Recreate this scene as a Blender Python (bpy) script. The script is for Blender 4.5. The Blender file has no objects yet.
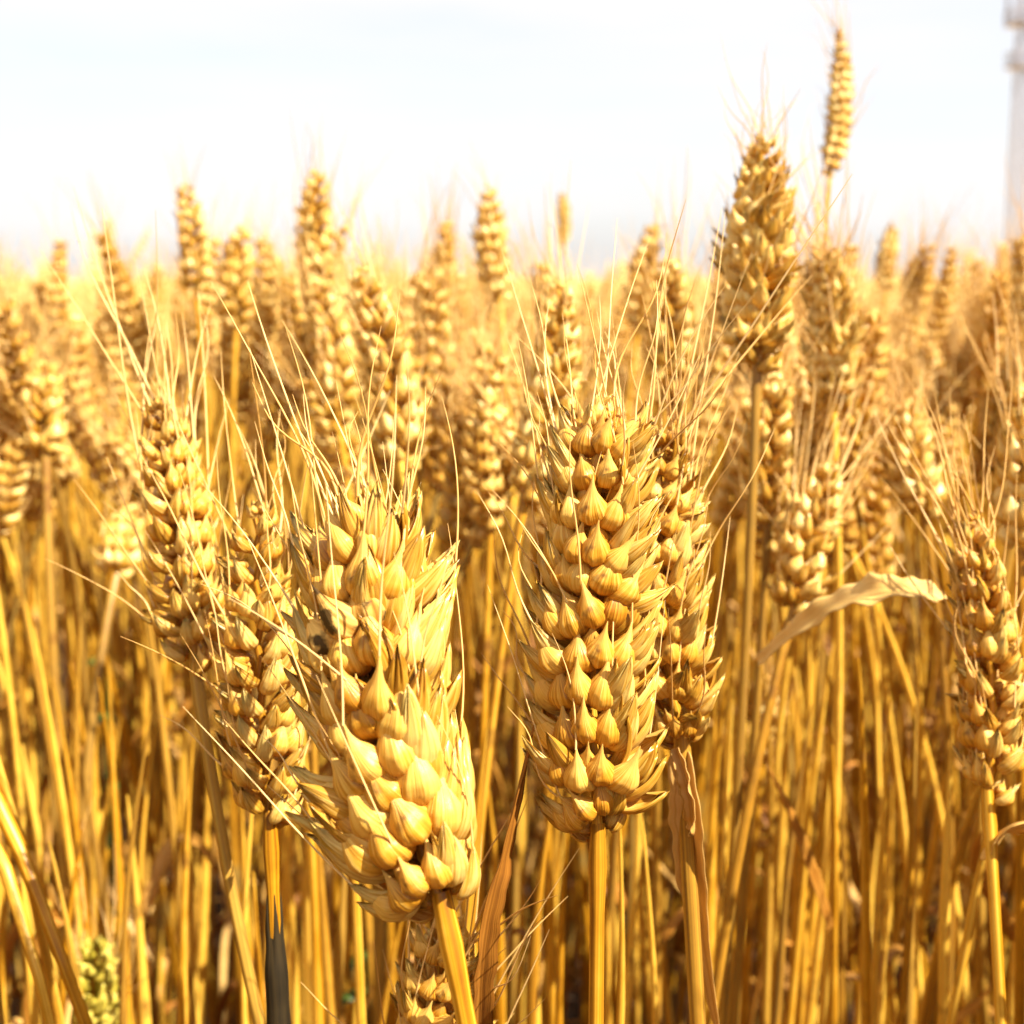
import bpy, math, random
import numpy as np
from mathutils import Vector, Matrix, Quaternion

R = math.radians
rng = np.random.default_rng(11)
rnd = random.Random(7)
SC = bpy.context.scene
COL = SC.collection

# ------------------------------------------------------------------ camera
CAM = np.array([0.0, 0.0, 0.82])
PITCH = R(6.7)
FPX = 1098.0
YC = 409.0          # image row of the lens axis (the picture is cropped below it)
cam_data = bpy.data.cameras.new("camera")
cam = bpy.data.objects.new("camera", cam_data)
COL.objects.link(cam)
cam.location = CAM
cam.rotation_euler = (math.pi / 2 - PITCH, 0, 0)
cam_data.sensor_width = 36
cam_data.lens = 36 * FPX / 1024
cam_data.shift_y = -(512 - YC) / 1024
cam_data.clip_start = 0.01
cam_data.clip_end = 3000
cam_data.dof.use_dof = True
cam_data.dof.focus_distance = 0.228
cam_data.dof.aperture_fstop = 15.5
SC.camera = cam
FWD = np.array([0, math.cos(PITCH), -math.sin(PITCH)])
UPV = np.array([0, math.sin(PITCH), math.cos(PITCH)])
RGT = np.array([1.0, 0, 0])

# ------------------------------------------------------------------ sky, sun, exposure
SUN_ELEV, SUN_AZ = R(50), R(120)        # azimuth clockwise from the view direction (+Y)
world = bpy.data.worlds.new("World")
SC.world = world
world.use_nodes = True
wn = world.node_tree
wn.nodes.clear()
w_out = wn.nodes.new("ShaderNodeOutputWorld")
w_bg = wn.nodes.new("ShaderNodeBackground")
w_bg.inputs["Strength"].default_value = 0.10
sky = wn.nodes.new("ShaderNodeTexSky")
sky.sky_type = 'NISHITA'
sky.sun_disc = False
sky.sun_elevation = SUN_ELEV
sky.sun_rotation = SUN_AZ
sky.air_density = 1.0
sky.dust_density = 3.0
sky.ozone_density = 1.0
w_tc = wn.nodes.new("ShaderNodeTexCoord")
w_map = wn.nodes.new("ShaderNodeMapping")
w_map.inputs["Scale"].default_value = (1.2, 1.2, 7.0)
w_map.inputs["Rotation"].default_value = (0.0, R(4), 0)
w_noise = wn.nodes.new("ShaderNodeTexNoise")
w_noise.inputs["Scale"].default_value = 1.6
w_noise.inputs["Detail"].default_value = 5
w_noise.inputs["Roughness"].default_value = 0.5
w_ramp = wn.nodes.new("ShaderNodeMapRange")
w_ramp.inputs["From Min"].default_value = 0.34
w_ramp.inputs["From Max"].default_value = 0.66
w_ramp.inputs["To Min"].default_value = 0.66
w_ramp.inputs["To Max"].default_value = 1.0
w_mix = wn.nodes.new("ShaderNodeMix")
w_mix.data_type = 'RGBA'
w_mix.inputs["B"].default_value = (3.5, 3.4, 3.38, 1)     # thin white overcast veil
L = wn.links.new
L(w_tc.outputs["Generated"], w_map.inputs["Vector"])
L(w_map.outputs["Vector"], w_noise.inputs["Vector"])
L(w_noise.outputs["Fac"], w_ramp.inputs["Value"])
L(w_ramp.outputs["Result"], w_mix.inputs["Factor"])
L(sky.outputs["Color"], w_mix.inputs["A"])
L(w_mix.outputs["Result"], w_bg.inputs["Color"])
L(w_bg.outputs["Background"], w_out.inputs["Surface"])

sun_data = bpy.data.lights.new("sun", 'SUN')
sun_data.energy = 5.0
sun_data.angle = R(0.53)
sun_data.color = (1.0, 0.93, 0.82)
sun = bpy.data.objects.new("sun", sun_data)
COL.objects.link(sun)
sdir = Vector((math.sin(SUN_AZ) * math.cos(SUN_ELEV), math.cos(SUN_AZ) * math.cos(SUN_ELEV), math.sin(SUN_ELEV)))
sun.rotation_euler = (-sdir).to_track_quat('-Z', 'Y').to_euler()
sun.location = (3, -2, 5)

SC.view_settings.view_transform = 'Standard'
SC.view_settings.look = 'None'
SC.view_settings.gamma = 1.0
SC.view_settings.use_curve_mapping = False
SC.view_settings.exposure = 1.58
SC.cycles.use_denoising = True
SC.cycles.max_bounces = 8
SC.cycles.diffuse_bounces = 5
SC.cycles.glossy_bounces = 2
SC.cycles.transmission_bounces = 3
SC.cycles.transparent_max_bounces = 4


# ------------------------------------------------------------------ materials
def mat(name):
    m = bpy.data.materials.new(name)
    m.use_nodes = True
    nt = m.node_tree
    nt.nodes.clear()
    return m, nt, nt.nodes.new, nt.links.new


def plant_mat(name, dark, mid, light, streak=(60, 120), rough=0.42, spec=0.5, transl=0.12, bump=0.35,
              tip=None, base=None, contrast=0.75, along_scale=1.0, sheen=0.0, blotch=None, tonew=0.35, alt=None):
    """streaky plant tissue: attribute huv = (around, along, 0), tone = random per piece"""
    m, nt, N, K = mat(name)
    out = N("ShaderNodeOutputMaterial")
    huv = N("ShaderNodeAttribute"); huv.attribute_name = "huv"
    tone = N("ShaderNodeAttribute"); tone.attribute_name = "tone"
    oi = N("ShaderNodeObjectInfo")
    mp = N("ShaderNodeMapping"); mp.inputs["Scale"].default_value = (streak[0], streak[1], 1)
    comb = N("ShaderNodeVectorMath"); comb.operation = 'ADD'
    K(huv.outputs["Vector"], mp.inputs["Vector"])
    K(mp.outputs["Vector"], comb.inputs[0])
    cx = N("ShaderNodeCombineXYZ")
    mul = N("ShaderNodeMath"); mul.operation = 'MULTIPLY'; mul.inputs[1].default_value = 37.0
    K(tone.outputs["Fac"], mul.inputs[0]); K(mul.outputs[0], cx.inputs["Z"])
    K(cx.outputs[0], comb.inputs[1])
    n1 = N("ShaderNodeTexNoise"); n1.inputs["Scale"].default_value = 1.0; n1.inputs["Detail"].default_value = 4
    K(comb.outputs[0], n1.inputs["Vector"])
    # broad variation in object space
    tc = N("ShaderNodeTexCoord")
    n2 = N("ShaderNodeTexNoise"); n2.inputs["Scale"].default_value = 90.0; n2.inputs["Detail"].default_value = 3
    K(tc.outputs["Object"], n2.inputs["Vector"])
    # factor = 0.5*streak + 0.25*tone + 0.25*objrandom
    a = N("ShaderNodeMath"); a.operation = 'MULTIPLY_ADD'; a.inputs[1].default_value = contrast
    K(n1.outputs["Fac"], a.inputs[0])
    b = N("ShaderNodeMath"); b.operation = 'MULTIPLY_ADD'; b.inputs[1].default_value = tonew
    b.inputs[2].default_value = 0.085 - 0.5 * contrast - 0.5 * (tonew - .35)
    K(tone.outputs["Fac"], b.inputs[0])
    K(b.outputs[0], a.inputs[2])
    c = N("ShaderNodeMath"); c.operation = 'MULTIPLY_ADD'; c.inputs[1].default_value = 0.35
    K(n2.outputs["Fac"], c.inputs[0]); K(a.outputs[0], c.inputs[2])
    d = N("ShaderNodeMath"); d.operation = 'MULTIPLY_ADD'; d.inputs[1].default_value = 0.25
    K(oi.outputs["Random"], d.inputs[0]); K(c.outputs[0], d.inputs[2])
    ramp = N("ShaderNodeValToRGB")
    e = ramp.color_ramp.elements
    e[0].position = 0.18; e[0].color = (*dark, 1)
    e[1].position = 0.82; e[1].color = (*light, 1)
    em = ramp.color_ramp.elements.new(0.5); em.color = (*mid, 1)
    K(d.outputs[0], ramp.inputs["Fac"])
    col = ramp.outputs["Color"]
    if alt:
        mr = N("ShaderNodeMapRange"); mr.inputs["From Min"].default_value = 0.42; mr.inputs["From Max"].default_value = 0.15
        mr.inputs["To Max"].default_value = 0.7
        K(tone.outputs["Fac"], mr.inputs["Value"])
        mx = N("ShaderNodeMix"); mx.data_type = 'RGBA'; mx.inputs["B"].default_value = (*alt, 1)
        K(mr.outputs[0], mx.inputs["Factor"]); K(col, mx.inputs["A"]); col = mx.outputs["Result"]
    sep = N("ShaderNodeSeparateXYZ"); K(huv.outputs["Vector"], sep.inputs[0])
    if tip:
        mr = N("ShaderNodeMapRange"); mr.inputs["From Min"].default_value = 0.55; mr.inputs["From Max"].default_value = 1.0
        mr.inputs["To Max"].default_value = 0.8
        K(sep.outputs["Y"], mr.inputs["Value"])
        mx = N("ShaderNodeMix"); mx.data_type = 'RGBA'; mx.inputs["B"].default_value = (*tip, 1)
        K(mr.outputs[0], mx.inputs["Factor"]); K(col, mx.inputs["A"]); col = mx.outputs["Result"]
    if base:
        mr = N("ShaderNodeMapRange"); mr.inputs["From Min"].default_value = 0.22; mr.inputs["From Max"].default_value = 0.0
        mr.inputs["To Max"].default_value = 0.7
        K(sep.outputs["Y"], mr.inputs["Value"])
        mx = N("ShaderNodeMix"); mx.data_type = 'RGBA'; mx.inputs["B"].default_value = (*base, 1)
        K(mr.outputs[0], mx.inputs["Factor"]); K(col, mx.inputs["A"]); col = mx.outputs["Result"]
    if blotch:
        n3 = N("ShaderNodeTexNoise"); n3.inputs["Scale"].default_value = blotch[1]; n3.inputs["Detail"].default_value = 3
        K(tc.outputs["Object"], n3.inputs["Vector"])
        mr = N("ShaderNodeMapRange"); mr.inputs["From Min"].default_value = blotch[2]; mr.inputs["From Max"].default_value = blotch[2] + 0.12
        mr.inputs["To Max"].default_value = 0.93
        K(n3.outputs["Fac"], mr.inputs["Value"])
        mx = N("ShaderNodeMix"); mx.data_type = 'RGBA'; mx.inputs["B"].default_value = (*blotch[0], 1)
        K(mr.outputs[0], mx.inputs["Factor"]); K(col, mx.inputs["A"]); col = mx.outputs["Result"]
    bs = N("ShaderNodeBsdfPrincipled")
    K(col, bs.inputs["Base Color"])
    rr = N("ShaderNodeMapRange"); rr.inputs["To Min"].default_value = rough - 0.1; rr.inputs["To Max"].default_value = rough + 0.14
    K(n1.outputs["Fac"], rr.inputs["Value"]); K(rr.outputs[0], bs.inputs["Roughness"])
    bs.inputs["Specular IOR Level"].default_value = spec
    bs.inputs["Sheen Weight"].default_value = sheen
    if bump:
        bp = N("ShaderNodeBump"); bp.inputs["Strength"].default_value = bump; bp.inputs["Distance"].default_value = 0.0004
        K(n1.outputs["Fac"], bp.inputs["Height"]); K(bp.outputs[0], bs.inputs["Normal"])
    sh = bs.outputs[0]
    if transl:
        tr = N("ShaderNodeBsdfTranslucent"); K(col, tr.inputs["Color"])
        ms = N("ShaderNodeMixShader"); ms.inputs["Fac"].default_value = transl
        K(sh, ms.inputs[1]); K(tr.outputs[0], ms.inputs[2]); sh = ms.outputs[0]
    K(sh, out.inputs["Surface"])
    return m


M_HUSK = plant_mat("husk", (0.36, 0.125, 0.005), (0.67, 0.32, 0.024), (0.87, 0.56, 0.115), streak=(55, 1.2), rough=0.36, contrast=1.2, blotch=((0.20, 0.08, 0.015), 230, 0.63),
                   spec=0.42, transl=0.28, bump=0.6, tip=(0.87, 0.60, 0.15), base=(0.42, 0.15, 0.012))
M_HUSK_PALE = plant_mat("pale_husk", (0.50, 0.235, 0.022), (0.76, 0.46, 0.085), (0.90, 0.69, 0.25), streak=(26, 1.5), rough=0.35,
                        spec=0.42, transl=0.28, bump=0.4, contrast=1.25)  # lighter copy of the husk: pale glow of the distance put into the colour
M_GLUME = plant_mat("glume", (0.38, 0.160, 0.008), (0.68, 0.37, 0.040), (0.88, 0.64, 0.18), streak=(30, 1.2), rough=0.29, contrast=1.35,
                    spec=0.5, transl=0.4, bump=0.8)
M_AWN = plant_mat("awn", (0.58, 0.30, 0.06), (0.73, 0.44, 0.12), (0.84, 0.60, 0.24), streak=(2, 30), rough=0.45, spec=0.4, transl=0.2, bump=0)
M_STEM = plant_mat("stem", (0.13, 0.038, 0.002), (0.49, 0.215, 0.007), (0.80, 0.49, 0.065), streak=(9, 5), rough=0.36, spec=0.3, contrast=1.3, tonew=.65, alt=(0.34, 0.23, 0.055), blotch=((0.20, 0.085, 0.015), 55, 0.60),
                   transl=0.15, bump=0.35)
M_LEAF = plant_mat("dry_leaf", (0.25, 0.095, 0.01), (0.52, 0.26, 0.04), (0.76, 0.50, 0.16), streak=(16, 6), rough=0.5, spec=0.35,
                   transl=0.3, bump=0.5)
M_LEAF_BROWN = plant_mat("brown_leaf", (0.14, 0.045, 0.006), (0.36, 0.14, 0.014), (0.60, 0.31, 0.05), streak=(14, 8), rough=0.5, spec=0.35,
                         transl=0.22, bump=0.5)
M_LEAF_PALE = plant_mat("pale_leaf", (0.46, 0.24, 0.045), (0.70, 0.43, 0.11), (0.84, 0.63, 0.26), streak=(14, 5), rough=0.5, spec=0.35,
                        transl=0.25, bump=0.6)
M_ROT = plant_mat("rotten_sheath", (0.004, 0.003, 0.002), (0.010, 0.007, 0.003), (0.035, 0.022, 0.007), streak=(6, 30), rough=0.75, spec=0.12,
                  transl=0, bump=0.6)
M_GREEN = plant_mat("green_husk", (0.20, 0.17, 0.012), (0.42, 0.34, 0.03), (0.62, 0.50, 0.09), streak=(22, 1.6), rough=0.45, spec=0.4,
                    transl=0.15, bump=0.3)
M_WEED = plant_mat("weed_leaf", (0.03, 0.05, 0.006), (0.06, 0.095, 0.010), (0.12, 0.16, 0.02), streak=(10, 5), rough=0.5, spec=0.4,
                   transl=0.3, bump=0.3)
M_SPUR = plant_mat("stained_husk", (0.20, 0.08, 0.012), (0.52, 0.25, 0.04), (0.80, 0.50, 0.13), streak=(26, 1.5), rough=0.55, spec=0.12, contrast=1.25,
                   transl=0.08, bump=0.6, blotch=((0.030, 0.013, 0.003), 330, 0.50))


def soil_mat():
    m, nt, N, K = mat("soil")
    out = N("ShaderNodeOutputMaterial"); bs = N("ShaderNodeBsdfPrincipled")
    tc = N("ShaderNodeTexCoord")
    n = N("ShaderNodeTexNoise"); n.inputs["Scale"].default_value = 18; n.inputs["Detail"].default_value = 8
    K(tc.outputs["Object"], n.inputs["Vector"])
    r = N("ShaderNodeValToRGB")
    r.color_ramp.elements[0].color = (0.022, 0.012, 0.006, 1); r.color_ramp.elements[0].position = 0.3
    r.color_ramp.elements[1].color = (0.09, 0.05, 0.02, 1); r.color_ramp.elements[1].position = 0.75
    K(n.outputs["Fac"], r.inputs["Fac"]); K(r.outputs["Color"], bs.inputs["Base Color"])
    bs.inputs["Roughness"].default_value = 0.95
    bp = N("ShaderNodeBump"); bp.inputs["Distance"].default_value = 0.02; bp.inputs["Strength"].default_value = 0.8
    K(n.outputs["Fac"], bp.inputs["Height"]); K(bp.outputs[0], bs.inputs["Normal"])
    K(bs.outputs[0], out.inputs["Surface"])
    return m


def canopy_mat():
    m, nt, N, K = mat("far_wheat")
    out = N("ShaderNodeOutputMaterial"); bs = N("ShaderNodeBsdfPrincipled")
    tc = N("ShaderNodeTexCoord")
    n = N("ShaderNodeTexNoise"); n.inputs["Scale"].default_value = 6; n.inputs["Detail"].default_value = 8
    K(tc.outputs["Object"], n.inputs["Vector"])
    r = N("ShaderNodeValToRGB")
    r.color_ramp.elements[0].color = (0.52, 0.30, 0.08, 1); r.color_ramp.elements[0].position = 0.3
    r.color_ramp.elements[1].color = (0.80, 0.57, 0.24, 1); r.color_ramp.elements[1].position = 0.7
    K(n.outputs["Fac"], r.inputs["Fac"]); K(r.outputs["Color"], bs.inputs["Base Color"])
    bs.inputs["Roughness"].default_value = 0.8
    K(bs.outputs[0], out.inputs["Surface"])
    return m


def steel_mat():
    m, nt, N, K = mat("galvanised_steel")
    out = N("ShaderNodeOutputMaterial"); bs = N("ShaderNodeBsdfPrincipled")
    tc = N("ShaderNodeTexCoord")
    n = N("ShaderNodeTexNoise"); n.inputs["Scale"].default_value = 2.5; n.inputs["Detail"].default_value = 5
    K(tc.outputs["Object"], n.inputs["Vector"])
    r = N("ShaderNodeValToRGB")
    r.color_ramp.elements[0].color = (0.22, 0.21, 0.25, 1)
    r.color_ramp.elements[1].color = (0.34, 0.33, 0.37, 1)
    K(n.outputs["Fac"], r.inputs["Fac"]); K(r.outputs["Color"], bs.inputs["Base Color"])
    bs.inputs["Metallic"].default_value = 0.3
    bs.inputs["Roughness"].default_value = 0.55
    K(bs.outputs[0], out.inputs["Surface"])
    return m


M_SOIL, M_CANOPY, M_STEEL = soil_mat(), canopy_mat(), steel_mat()


# ------------------------------------------------------------------ mesh helpers
class MB:
    """collects quads with huv / tone attributes and builds one mesh"""
    def __init__(self):
        self.V, self.Q, self.H, self.T, self.MI, self.n = [], [], [], [], [], 0

    def add(self, V, Q, H, tone=0.5, mi=0):
        V = np.asarray(V, float)
        self.V.append(V); self.Q.append(np.asarray(Q, np.int64) + self.n)
        self.H.append(np.asarray(H, float))
        self.T.append(np.full(len(V), tone) if np.isscalar(tone) else np.asarray(tone))
        self.MI.append(np.full(len(Q), mi, np.int32))
        self.n += len(V)
        return self

    def arrays(self):
        return (np.concatenate(self.V), np.concatenate(self.Q), np.concatenate(self.H), np.concatenate(self.T), np.concatenate(self.MI))

    def mesh(self, name, mats):
        V, Q, H, T, MI = self.arrays()
        me = bpy.data.meshes.new(name)
        me.vertices.add(len(V)); me.vertices.foreach_set("co", V.astype(np.float32).ravel())
        me.loops.add(len(Q) * 4); me.loops.foreach_set("vertex_index", Q.astype(np.int32).ravel())
        me.polygons.add(len(Q)); me.polygons.foreach_set("loop_start", np.arange(0, len(Q) * 4, 4, dtype=np.int32))
        me.polygons.foreach_set("material_index", MI)
        me.polygons.foreach_set("use_smooth", np.ones(len(Q), bool))
        for m in (mats if isinstance(mats, (list, tuple)) else [mats]):
            me.materials.append(m)
        a = me.attributes.new("huv", 'FLOAT_VECTOR', 'POINT'); a.data.foreach_set("vector", H.astype(np.float32).ravel())
        a = me.attributes.new("tone", 'FLOAT', 'POINT'); a.data.foreach_set("value", T.astype(np.float32))
        me.update(calc_edges=True)
        return me


def link(name, me, parent=None, matrix=None):
    o = bpy.data.objects.new(name, me)
    COL.objects.link(o)
    if parent is not None:
        o.parent = parent
    if matrix is not None:
        o.matrix_local = matrix
    return o


def grid_quads(nv, nu, wrap=True):
    """nv rings of nu points"""
    i = np.arange(nv - 1)[:, None]
    j = np.arange(nu if wrap else nu - 1)[None, :]
    j2 = (j + 1) % nu
    return np.stack([i * nu + j, i * nu + j2, (i + 1) * nu + j2, (i + 1) * nu + j], -1).reshape(-1, 4)


def unit(v):
    v = np.asarray(v, float)
    return v / (np.linalg.norm(v, axis=-1, keepdims=True) + 1e-12)


def frames(P, ref=None):
    """parallel transport frames along polyline P"""
    T = unit(np.gradient(P, axis=0))
    if ref is None:
        ref = np.array([1.0, 0.05, 0.02])
    n = unit(ref - T[0] * np.dot(ref, T[0]))
    Ns = []
    for t in T:
        n = unit(n - t * np.dot(n, t))
        Ns.append(n)
    Ns = np.array(Ns)
    return T, Ns, np.cross(T, Ns)


def tube(P, rad, sides=8, v0=0.0, huv_len=None):
    P = np.asarray(P, float); rad = np.broadcast_to(rad, (len(P),))
    T, A, B = frames(P)
    ang = np.linspace(0, 2 * math.pi, sides, endpoint=False)
    V = P[:, None] + rad[:, None, None] * (np.cos(ang)[None, :, None] * A[:, None] + np.sin(ang)[None, :, None] * B[:, None])
    s = np.concatenate([[0], np.cumsum(np.linalg.norm(np.diff(P, axis=0), axis=1))]) + v0
    H = np.zeros((len(P), sides, 3)); H[..., 0] = np.abs(ang / math.pi - 1)[None]; H[..., 1] = s[:, None] if huv_len is None else (s / s[-1])[:, None]
    return V.reshape(-1, 3), grid_quads(len(P), sides), H.reshape(-1, 3)


def ribbon(P, width, side, fold=0.35, curl=0.0, nu=7, thick=0.00025):
    """a leaf blade: folded strip about centre line P; side = sideways vectors per point; two skins"""
    P = np.asarray(P, float); k = len(P)
    T = unit(np.gradient(P, axis=0))
    S = np.asarray(side, float)
    if S.ndim == 1:
        S = np.repeat(S[None], k, 0)
    S = unit(S - T * np.sum(S * T, -1, keepdims=True))
    Nn = np.cross(T, S)
    u = np.linspace(-1, 1, nu)
    s = np.concatenate([[0], np.cumsum(np.linalg.norm(np.diff(P, axis=0), axis=1))])
    w = np.broadcast_to(width, (k,))
    lift = fold * np.abs(u) + curl * u ** 2
    top = P[:, None] + w[:, None, None] * (u[None, :, None] * S[:, None] * 0.5 + 0.5 * lift[None, :, None] * Nn[:, None])
    bot = top - Nn[:, None] * thick
    V = np.concatenate([top, bot[:, ::-1]], 1)
    H = np.zeros((k, 2 * nu, 3)); H[:, :nu, 0] = (u * 0.5)[None]; H[:, nu:, 0] = (u[::-1] * 0.5)[None]; H[..., 1] = s[:, None]
    return V.reshape(-1, 3), grid_quads(k, 2 * nu), H.reshape(-1, 3)


def xform(M, V):
    return V @ np.array(M)[:3, :3].T + np.array(M)[:3, 3]


# ------------------------------------------------------------------ husks, spikelets, awns
PT = np.array([0, .06, .15, .28, .42, .56, .70, .82, .91, .965, 1.0])
PF = np.array([.36, .68, .92, 1.0, .93, .68, .34, .16, .085, .05, .02])


def husk(Lh, w, th, nu, nv, r, bow=0.12, tipin=0.10, keel=0.12, opening=0.0):
    """plump closed floret: base at 0, along +z, back towards +x.  Returns V,Q,H, tip, tipdir"""
    t = np.linspace(0, 1, nv) ** 0.9
    p = np.interp(t, PT, PF)
    ph = np.linspace(-math.pi, math.pi, nu, endpoint=False) + math.pi / nu
    cx = Lh * (bow * np.sin(math.pi * t * 0.9) - tipin * t ** 3)
    sway = Lh * r.normal(0, 0.03) * t ** 2
    c, s = np.cos(ph), np.sin(ph)
    rx = np.where(c > 0, c * (1 + keel * np.exp(-(ph / 0.16) ** 2)), c * 0.75)
    # overlapping edges of the husk: a shallow seam each side of the back
    seam = 1 - 0.07 * np.exp(-((np.abs(ph) - 1.15) / 0.13) ** 2) + 0.03 * np.exp(-((np.abs(ph) - 0.8) / 0.2) ** 2)
    if nu > 20:
        seam = seam + 0.012 * np.sin(11 * ph + r.uniform(0, 6))
    wob = 1 + 0.04 * np.sin(3 * ph[None] + 5 * t[:, None] + r.uniform(0, 6)) + 0.025 * np.sin(5 * ph[None] - 9 * t[:, None] + r.uniform(0, 6))
    V = np.zeros((nv, nu, 3))
    V[..., 0] = cx[:, None] + p[:, None] * rx[None] * seam[None] * th * 0.5 * wob
    V[..., 1] = sway[:, None] + p[:, None] * s[None] * seam[None] * w * 0.5 * wob
    V[..., 2] = Lh * t[:, None] + 0.03 * Lh * c[None] * p[:, None]
    H = np.zeros((nv, nu, 3)); H[..., 0] = (ph / (2 * math.pi))[None]; H[..., 1] = t[:, None]
    tip = np.array([cx[-1], sway[-1], Lh]); td = unit(np.array([cx[-1] - cx[-3], sway[-1] - sway[-3], Lh * (t[-1] - t[-3])]))
    return V.reshape(-1, 3), grid_quads(nv, nu), H.reshape(-1, 3), tip, td


def glume(Lh, w, th, nu, nv, r, spread=1.0):
    """open boat-shaped shell with two skins, beaked tip"""
    t = np.linspace(0, 1, nv) ** 0.95
    pt = np.array([0, .05, .14, .30, .5, .7, .84, .92, .965, 1.0]); pf = np.array([.42, .70, .94, 1.0, .90, .66, .40, .22, .09, .03])
    p = np.interp(t, pt, pf)
    ph = np.linspace(-1.9, 1.9, nu) * spread
    jag = r.normal(0, .055, nu) * Lh
    bow, tipin = 0.13, r.uniform(-0.10, 0.04)
    cx = Lh * (bow * np.sin(math.pi * t * 0.9) - tipin * t ** 3)
    sway = Lh * r.normal(0, 0.04) * t ** 2
    out = []
    for off in (0.0, -0.00022):
        c, s = np.cos(ph), np.sin(ph)
        ridge = 1 + 0.16 * np.exp(-((ph - 0.25) / 0.12) ** 2) + 0.04 * np.cos(ph * 9)
        flare = 1 + 0.14 * (np.abs(ph) / 1.9) ** 4
        wob = 1 + 0.04 * np.sin(3 * ph[None] + 6 * t[:, None] + r.uniform(0, 6)) * (0 if off else 1)
        V = np.zeros((nv, nu, 3))
        V[..., 0] = cx[:, None] + p[:, None] * ((c * ridge)[None] * th * 0.5 * wob) + off * c[None]
        V[..., 1] = sway[:, None] + p[:, None] * ((s * flare)[None] * w * 0.5 * wob) + off * s[None]
        V[..., 2] = Lh * t[:, None] + jag[None] * np.clip((t - .45) / .4, 0, 1)[:, None]
        out.append(V if off == 0 else V[:, ::-1])
    V = np.concatenate(out, 1)
    H = np.zeros((nv, 2 * nu, 3)); u = ph / (2 * math.pi)
    H[:, :nu, 0] = u[None]; H[:, nu:, 0] = u[::-1][None]; H[..., 1] = t[:, None]
    tip = np.array([cx[-1], sway[-1], Lh]); td = unit(np.array([cx[-1] - cx[-3], sway[-1] - sway[-3], Lh * (t[-1] - t[-3])]))
    return V.reshape(-1, 3), grid_quads(nv, 2 * nu), H.reshape(-1, 3), tip, td


def place(base, out_deg, side_deg, face_deg, roll=0.0):
    """husk +z leaned outwards (+x) by out_deg and sideways (+y) by side_deg; back turned by face_deg about its own axis"""
    M = Matrix.Translation(Vector(base)) @ Matrix.Rotation(R(-side_deg), 4, 'X') @ Matrix.Rotation(R(out_deg), 4, 'Y') @ Matrix.Rotation(R(face_deg + roll), 4, 'Z')
    return M


mm = 0.001


def make_spikelet(r, nu, nv, level="high"):
    """x = away from the rachis, y = across, z = up.  Returns MB, list of awn seats (pos, dir)"""
    mb = MB(); seats = []

    def put(kind, base, od, sd, fd, Ls, ws, ts, awn):
        fn = glume if kind == 'g' else husk
        V, Q, H, tip, td = fn(Ls * r.uniform(.93, 1.08) * mm, ws * r.uniform(.93, 1.07) * mm, ts * r.uniform(.93, 1.07) * mm, nu, nv, r)
        M = place([b * mm for b in base], od + r.normal(0, 4), sd + r.normal(0, 4), fd + r.normal(0, 8))
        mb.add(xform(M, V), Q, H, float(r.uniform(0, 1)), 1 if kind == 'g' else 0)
        if awn:
            seats.append((xform(M, tip), np.array(M)[:3, :3] @ td))
    if level == "fan":      # broad fan of florets, seen with the spikelet row turned to the viewer
        for s in (-1, 1):
            put('g', (0.6, 4.0 * s, -0.2), 14, 44 * s, 70 * s, 10.5, 4.8, 4.2, r.uniform() < 0.4)
            put('g', (1.6, 3.8 * s, 1.4), 20, 37 * s, 60 * s, 11.5, 4.6, 4.0, r.uniform() < 0.5)
            put('h', (2.2, 3.3 * s, 0.6), 26, 29 * s, 46 * s, 10.6, 6.4, 6.2, r.uniform() < .8)
            put('h', (3.2, 1.5 * s, 1.0 + .8 * s), 38 + 6 * s, 9 * s, 14 * s, 10.0, 6.5, 6.4, r.uniform() < .8)
            put('g', (2.6, 3.2 * s, 2.6), r.uniform(20, 40), s * r.uniform(20, 52), r.normal(60 * s, 40), r.uniform(9, 13), r.uniform(2.6, 4.2), 3.0, r.uniform() < .3)
        put('h', (2.6, r.uniform(-1, 1), 3.8), 42, r.normal(0, 14), 15, 8.2, 4.4, 4.4, r.uniform() < .3)
        return mb, seats
    # two glumes hugging the base, two lateral florets, a centre floret, a small upper one, loose papery chaff
    for s in (-1, 1):
        put('g', (1.0, 3.0 * s, -0.4), 24, 36 * s, 74 * s, 9.8, 4.8, 4.4, r.uniform() < 0.35)
        put('h', (2.4, 2.5 * s, 0.6), 34, 20 * s, 52 * s, 10.8, 6.7, 6.6, True)
    put('h', (3.6, 0.3, 1.2), 46, r.normal(0, 6), 0, 10.4, 6.2, 6.0, True)
    if level == "high":
        put('h', (2.6, r.uniform(-1, 1), 4.2), 40, r.normal(0, 12), 15, 8.6, 5.0, 5.0, r.uniform() < .4)
        for _ in range(2):
            sg = r.choice([-1, 1])
            put('g', (2.6, 1.6 * sg, 2.6), r.uniform(26, 62), sg * r.uniform(8, 46), r.normal(60 * sg, 50), r.uniform(8.5, 12), r.uniform(2.6, 4.0), 3.0, r.uniform() < .3)
    return mb, seats


NS = 10
SPK = []
for i in range(NS):
    mb, seats = make_spikelet(np.random.default_rng(100 + i), 36, 22)
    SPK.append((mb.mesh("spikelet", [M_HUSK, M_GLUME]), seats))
SPK_FAN = []
for i in range(8):
    mb, seats = make_spikelet(np.random.default_rng(200 + i), 36, 22, "fan")
    SPK_FAN.append((mb.mesh("spikelet", [M_HUSK, M_GLUME]), seats))
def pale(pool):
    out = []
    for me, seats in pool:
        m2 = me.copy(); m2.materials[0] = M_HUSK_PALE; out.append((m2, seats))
    return out


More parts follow.
